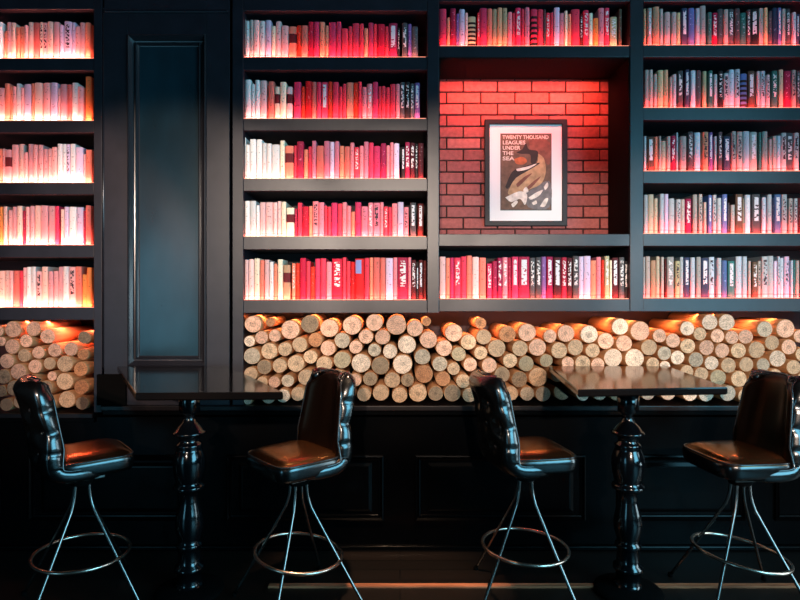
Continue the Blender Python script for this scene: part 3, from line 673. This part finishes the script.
# ------------------------------------------------------------------ tables
ZT = CAMZ - .4025
def table(label, corners, ped, mat_top, mat_side):
    t = empty('pub_table', (ped[0], ped[1], 0)); tag(t, label, 'table', 'tall pedestal tables in front of the log ledge')
    bm = bmesh.new(); th = .034
    cs = [Vector((p[0] - ped[0], p[1] - ped[1], 0)) for p in corners]
    cen = sum(cs, Vector()) / 4
    def ring(ins, z): return [bm.verts.new((v.x + (cen.x - v.x) * ins, v.y + (cen.y - v.y) * ins, z)) for v in cs]
    rs = [ring(.02, ZT - th), ring(.0, ZT - th + .006), ring(0, ZT - .006), ring(.008, ZT)]
    for A, B in zip(rs, rs[1:]):
        for k in range(4): f = bm.faces.new((A[k], A[(k + 1) % 4], B[(k + 1) % 4], B[k])); f.material_index = 1
    f = bm.faces.new(rs[-1]); f.material_index = 0
    f = bm.faces.new(rs[0]); f.material_index = 1
    link('tabletop', bm, [mat_top, mat_side], t)
    bm = bmesh.new(); box(bm, -.10, .10, -.10, .10, ZT - th - .035, ZT - th, .006); link('top_block', bm, M['turned'], t)
    z = lambda y: CAMZ - (y - HY) * 2.85 / F
    prof = [(.055, ZT - th - .035), (.05, z(411)), (.028, z(414)), (.026, z(418)), (.034, z(422)), (.055, z(426)), (.068, z(430)), (.080, z(431.5)), (.080, z(433.5)), (.062, z(435)), (.050, z(437)), (.048, z(441)),
            (.060, z(443)), (.066, z(445)), (.060, z(447)), (.066, z(450)), (.078, z(456)), (.081, z(463)), (.076, z(472)), (.066, z(480)), (.060, z(482)), (.076, z(484)), (.080, z(486)), (.076, z(488)), (.056, z(490)), (.044, z(495)),
            (.048, z(502)), (.062, z(512)), (.070, z(521)), (.068, z(529)), (.056, z(537)), (.050, z(541)), (.062, z(542.5)), (.064, z(545)), (.054, z(547)), (.055, z(556)), (.056, z(563)), (.072, z(565)), (.074, z(568)), (.060, z(570)),
            (.060, z(580)), (.066, z(585)), (.075, .035)]
    bm = bmesh.new(); lathe(bm, prof, 40); o = link('pedestal', bm, M['turned'], t, True)
    bm = bmesh.new(); lathe(bm, [(.165, 0), (.17, .008), (.165, .016), (.14, .024), (.10, .032), (.075, .036)], 40); link('base_plate', bm, M['rubber'], t, True)
    return t
table('brown wood-topped pub table on the right with turned black pedestal, reflecting the logs',
      [(FX(577.5, 2.44) , 2.435), (FX(727.5, 2.50), 2.50), (FX(667.5, 3.26), 3.262), (FX(549, 3.26), 3.262)], (FX(628, 2.85), 2.85), M['top'], M['topdark'])
table('black glossy pub table on the left with turned pedestal, reflecting the tall panel',
      [(FX(135.5, 2.35), 2.35), (FX(283, 2.37), 2.37), (FX(227, 3.24), 3.255), (FX(116, 3.24), 3.255)], (FX(189.5, 2.85), 2.85), M['topdark'], M['topdark'])

# ------------------------------------------------------------------ bar stools
def lerp_list(L, t):
    n = len(L) - 1; x = min(max(t, 0), 1) * n; i = min(int(x), n - 1); f = x - i
    p0, p1, p2, p3 = L[max(i - 1, 0)], L[i], L[i + 1], L[min(i + 2, n)]
    return .5 * ((2 * p1) + (p2 - p0) * f + (2 * p0 - 5 * p1 + 4 * p2 - p3) * f * f + (3 * p1 - p0 - 3 * p2 + p3) * f ** 3)
PX = [.06, -.02, -.10, -.150, -.173, -.190, -.205, -.219, -.231]
PZ = [.668, .664, .672, .705, .775, .865, .955, 1.045, 1.118]
PW = [.180, .200, .210, .208, .198, .187, .177, .166, .146]
def shell_pt(u, v):
    x, z, w = lerp_list(PX, v), lerp_list(PZ, v), lerp_list(PW, v)
    if v > .86:
        k = (v - .86) / .14
        w *= (1 - .22 * k ** 2.6)
        z -= .030 * (abs(u) ** 4) * k
    bk = min(max((v - .25) / .3, 0), 1)
    x += .068 * bk * abs(u) ** 2.6
    z += (1 - bk) * .030 * abs(u) ** 3
    return Vector((x, u * w, z))
def shell_n(u, v):
    e = .01
    du = shell_pt(min(u + e, 1), v) - shell_pt(max(u - e, -1), v); dv = shell_pt(u, min(v + e, 1)) - shell_pt(u, max(v - e, 0))
    return du.cross(dv).normalized()
BUT = [(u_, v_) for v_, us in ((.52, (-.5, 0, .5)), (.66, (-.75, -.25, .25, .75)), (.80, (-.5, 0, .5))) for u_ in us]
def tuft(u, v):
    d = 0
    for (bu, bv) in BUT:
        q = ((u - bu) * .19) ** 2 + ((v - bv) * .58) ** 2
        d += .020 * math.exp(-q / .0009) + .006 * math.exp(-q / .006)
    return d
def make_stool():
    root = empty('bar_stool', (0, 0, 0))
    # backrest and bucket shell
    NU, NV = 36, 56; bm = bmesh.new()
    front, back = [], []
    for j in range(NV + 1):
        v = j / NV; rf, rb = [], []
        for i in range(NU + 1):
            u = -1 + 2 * i / NU
            p = shell_pt(u, v); n = shell_n(u, v)
            if n.x < 0 and v > .4: n = -n
            if v <= .4 and n.z < 0: n = -n
            edge = min(1, (1 - abs(u)) / .09) ** .5 if abs(u) > .91 else 1
            ev = min(1, (1 - v) / .07) ** .5 if v > .93 else 1
            es = min(1, v / .06) ** .5 if v < .06 else 1
            th = (.008 + .030 * edge * ev * es)
            bkf = min(max((v - .3) / .2, 0), 1)
            rf.append(bm.verts.new(p + n * th * (1 - .1 * bkf)))
            q = p - n * (th * (1 + .55 * bkf) - (tuft(u, v) * bkf))
            if abs(u) > .8 and v > .4: q.y -= math.copysign(.011, u) * (abs(u) - .8) / .2 * max(0, math.cos((v - .52) / .14 * 2 * math.pi)) ** 3
            rb.append(bm.verts.new(q))
        front.append(rf); back.append(rb)
    for j in range(NV):
        for i in range(NU):
            ff = bm.faces.new((front[j][i], front[j][i + 1], front[j + 1][i + 1], front[j + 1][i])); ff.material_index = 1
            bm.faces.new((back[j][i], back[j + 1][i], back[j + 1][i + 1], back[j][i + 1]))
        for i in (0, NU):
            bm.faces.new((front[j][i], front[j + 1][i], back[j + 1][i], back[j][i]))
    for j in (0, NV):
        for i in range(NU): bm.faces.new((front[j][i], front[j][i + 1], back[j][i + 1], back[j][i]))
    bk = link('backrest', bm, [M['leather'], M['backleather']], root, True)
    # seat cushion
    def sec(z, s_, dx=0):
        out = []
        for k in range(48):
            t = 2 * math.pi * k / 48; e = 2 / 5.5
            cx, sy = math.cos(t), math.sin(t)
            out.append((.028 + dx + .178 * s_ * math.copysign(abs(cx) ** e, cx), .198 * s_ * math.copysign(abs(sy) ** e, sy), z))
        return out
    bm = bmesh.new(); rg = []
    for z, s_ in ((.658, .86), (.664, .95), (.680, .985), (.706, 1.0), (.722, 1.005), (.730, .985), (.736, .95), (.7355, .93), (.745, .89), (.757, .75), (.763, .5), (.765, .2)):
        rg.append([bm.verts.new(p) for p in sec(z, s_)])
    for A, B in zip(rg, rg[1:]):
        for k in range(48): bm.faces.new((A[k], A[(k + 1) % 48], B[(k + 1) % 48], B[k]))
    bm.faces.new(rg[0]); bm.faces.new(rg[-1])
    seat = link('seat_cushion', bm, M['seatleather'], root, True)
    bm = bmesh.new(); tube(bm, sec(.7335, .975), .0048, 8, True); link('piping', bm, M['piping'], seat, True)
    bm = bmesh.new(); rg = []
    for z, s_ in ((.657, .85), (.662, .962), (.680, .998), (.706, 1.014), (.722, 1.014), (.728, 1.0)):
        rg.append([bm.verts.new(p) for p in sec(z, s_)])
    for A, B in zip(rg, rg[1:]):
        for k in range(48): bm.faces.new((A[k], A[(k + 1) % 48], B[(k + 1) % 48], B[k]))
    bm.faces.new(rg[0]); link('side_band', bm, M['leather'], seat, True)
    # piping round the edge of the backrest, inner side
    pts = []
    for s_ in (-1, 1):
        seg = []
        for j in range(26):
            v = .0 + j / 25 * .97
            p = shell_pt(.985 * s_, v); n = shell_n(.985 * s_, v)
            if n.x < 0 and v > .4: n = -n
            if v <= .4 and n.z < 0: n = -n
            seg.append(p + n * .012)
        pts.append(seg)
    top = []
    for i in range(13):
        u = -.95 + 1.9 * i / 12; p = shell_pt(u, .995); top.append(p + Vector((.010, 0, .004)))
    path = pts[0] + top + list(reversed(pts[1]))
    bm = bmesh.new(); tube(bm, path, .0055, 8); link('edge_piping', bm, M['piping'], bk, True)
    for (bu, bv) in BUT:
        p = shell_pt(bu, bv); n = shell_n(bu, bv)
        if n.x < 0: n = -n
        q = p - n * (.038 * 1.55 - tuft(bu, bv) + .001)
        bm = bmesh.new(); bmesh.ops.create_uvsphere(bm, u_segments=12, v_segments=8, radius=.009)
        for v in bm.verts: v.co = Vector((v.co.x * .5, v.co.y, v.co.z)) + q
        link('button', bm, M['piping'], bk, True)
    # swivel
    bm = bmesh.new(); box(bm, -.085, .085, -.085, .085, .618, .632, .003); link('mounting_plate', bm, M['steel'], root)
    bm = bmesh.new(); lathe(bm, [(.05, .585), (.055, .60), (.055, .612), (.045, .618)], 24); link('swivel', bm, M['rubber'], root, True)
    for k in range(4):
        a_ = R(45 + 90 * k); cc, ss = math.cos(a_), math.sin(a_)
        pp = smooth_path([(.040, .612), (.042, .56), (.046, .52), (.066, .468), (.193, .248), (.33, .010)], 5) if False else None
        raw = [Vector((r_ * cc, r_ * ss, z)) for r_, z in ((.040, .612), (.043, .565), (.048, .525), (.062, .480), (.080, .445), (.196, .245), (.335, .012))]
        bm = bmesh.new(); tube(bm, smooth_path(raw, 5), .0078, 10)
        lg = link('leg', bm, M['steel'], root, True)
        bm = bmesh.new(); lathe(bm, [(.012, 0), (.013, .004), (.012, .016), (.008, .020)], 14, (.338 * cc, .338 * ss)); link('foot_glide', bm, M['rubber'], lg, True)
    tr = R(-3)
    ringp = []
    for k in range(64):
        t = 2 * math.pi * k / 64; ringp.append((.212 * math.cos(t), .212 * math.sin(t), .247))
    bm = bmesh.new(); tube(bm, ringp, .0088, 10, True); link('footrest_ring', bm, M['ring'], root, True)
    return root
def copy_tree(o, parent=None):
    c_ = o.copy(); COL.objects.link(c_)
    if parent: c_.parent = parent
    for ch in list(o.children): copy_tree(ch, c_)
    return c_
BODY = ('backrest', 'seat_cushion', 'mounting_plate')
def pose_stool(o, px, Y, base_deg, seat_deg, label, tilt=0):
    o.location = (FX(px, Y), Y, 0); o.rotation_euler = (0, 0, R(base_deg))
    tag(o, label, 'stool', 'tufted leather bar stools at the pub tables')
    for ch in o.children:
        if ch.name.startswith('footrest_ring'):
            q = R(base_deg); ch.matrix_local = Matrix.Translation((0, 0, .247)) @ Matrix.Rotation(-q, 4, 'Z') @ Matrix.Rotation(R(tilt), 4, 'Y') @ Matrix.Rotation(q, 4, 'Z') @ Matrix.Translation((0, 0, -.247))
        if ch.name.split('.')[0] in BODY: ch.rotation_euler = (0, 0, R(seat_deg - base_deg))
s1 = make_stool(); s2 = copy_tree(s1); s3 = copy_tree(s1); s4 = copy_tree(s1)
pose_stool(s1, 82, 2.75, 33, 40, 'leftmost bar stool facing right, its back in front of the left alcove logs', 2.5)
pose_stool(s2, 298.5, 2.75, 215, 221, 'bar stool facing left at the black table, tufted back catching blue light', 7)
pose_stool(s3, 525, 2.82, -6, 10, 'bar stool facing right towards the brown wood-topped table', 2.5)
pose_stool(s4, 740, 2.75, 175, 186, 'rightmost bar stool facing left, partly cut by the picture edge', 7)

# ------------------------------------------------------------------ lights
RED = (1.0, .20, .11)
def shelf_light(xa, xb, by_, col, power):
    x0, x1 = FX(xa), FX(xb)
    return strip_light('shelf_light', x0, x1, YF + .010, FZ(by_) + .0045, col, power * (x1 - x0), R(180 - 28), .010)
def ledbox(t, cx, xa, xb, by_, zb):
    boxo('led_strip', FX(xa) - cx, FX(xb) - cx, .004, .016, FZ(by_) - zb + .0002, FZ(by_) - zb + .0032, M['led'], t, 0)
for a, b_ in LB: shelf_light(-20, 93.5, a, (1, .27, .20), 6.5); ledbox(tL, cL, -20, 93.5, a, ZLL)
for a, b_ in MB_: shelf_light(244, 426, a, (1, .20, .15), 3.0); ledbox(tM, cM, 244, 426, a, ZL)
for a in (45.8, 299): shelf_light(440, 629, a, (1, .14, .09), 2.8); ledbox(tN, cN, 440, 629, a, ZL)
for a, b_ in RB: shelf_light(644, 830, a, (1, .05, .04), 3.6); ledbox(tR, cR, 644, 830, a, ZL)
# niche: strip under the top board washing down the bricks
strip_light('niche_light', FX(450), FX(615), YF + .16, FZ(57) - .012, (1, .13, .08), 9, R(40), .02, spread=R(120))
# log alcoves: strip under the lowest shelf
strip_light('alcove_light', FX(246), FX(830), YF + .10, FZ(313) - .012, (1, .30, .11), 16, R(20), .02)
strip_light('alcove_light', FX(-20), FX(92), YF + .10, FZ(320) - .012, (1, .16, .08), 9, R(-10), .02)
def area(name, loc, target, sx, sy, col, power, spread=180):
    l = bpy.data.lights.new(name, 'AREA'); l.shape = 'RECTANGLE'; l.size = sx; l.size_y = sy; l.energy = power; l.color = col; l.spread = R(spread)
    o = bpy.data.objects.new(name, l); COL.objects.link(o); o.location = loc
    d = Vector(target) - Vector(loc); o.rotation_euler = d.to_track_quat('-Z', 'Y').to_euler(); return o
area('daylight_window', (3.57, -.85, 2.15), (0, -.85, 2.15), 3.4, 2.5, (.20, .66, .92), 280)
area('glazed_door_daylight', (3.55, 1.9, 1.05), (0, 1.2, 1.0), 1.5, 1.7, (.62, .88, 1.0), 36, 140)
area('daylight_window', (-4.2, -3.9, 1.45), (-1.3, 3.3, 1.45), 2.0, 2.6, (.16, .50, .72), 75)
for xs in (-2.25, -1.35, -.45, .45, 1.35, 2.25):
    l = bpy.data.lights.new('track_spot', 'SPOT'); l.energy = 420 if xs < -2 else (640 if xs > 1 else 740); l.color = (1, .80, .66) if xs > -2 else (1, .56, .44); l.spot_size = R(22); l.spot_blend = .35; l.shadow_soft_size = .05
    o = bpy.data.objects.new('track_spot', l); COL.objects.link(o); o.location = (xs, -2.5, 2.7)
    o.rotation_euler = (Vector((xs, YF, 1.60 if xs < 1 else 1.28)) - o.location).to_track_quat('-Z', 'Y').to_euler()
l = bpy.data.lights.new('added_strip_fill', 'SPOT'); l.energy = 520; l.color = (1, .66, .42); l.spot_size = R(26); l.spot_blend = .8; l.shadow_soft_size = .04  # warm fill spot added only to brighten the floor strip, no known fitting
o = bpy.data.objects.new('added_strip_fill', l); COL.objects.link(o); o.location = (-.12, 2.2, 3.4)
o.rotation_euler = (Vector((-.12, 2.92, 0)) - o.location).to_track_quat('-Z', 'Y').to_euler()
w = bpy.data.worlds.new('World'); SC.world = w; w.use_nodes = True
w.node_tree.nodes['Background'].inputs[0].default_value = (.02, .02, .025, 1)

# ------------------------------------------------------------------ camera
cd = bpy.data.cameras.new('camera'); cam = bpy.data.objects.new('camera', cd); COL.objects.link(cam)
cd.sensor_width = 36; cd.lens = 36 * F / 800; cam.location = (0, 0, CAMZ); cam.rotation_euler = (R(90), 0, 0)
cd.shift_y = -(300 - HY) / 800; cd.clip_start = .05
SC.camera = cam
SC.view_settings.view_transform = 'Standard'; SC.view_settings.look = 'None'; SC.view_settings.exposure = 0; SC.view_settings.gamma = 1
SC.view_settings.use_curve_mapping = False
print('books', len(books), 'logs', len(L_))
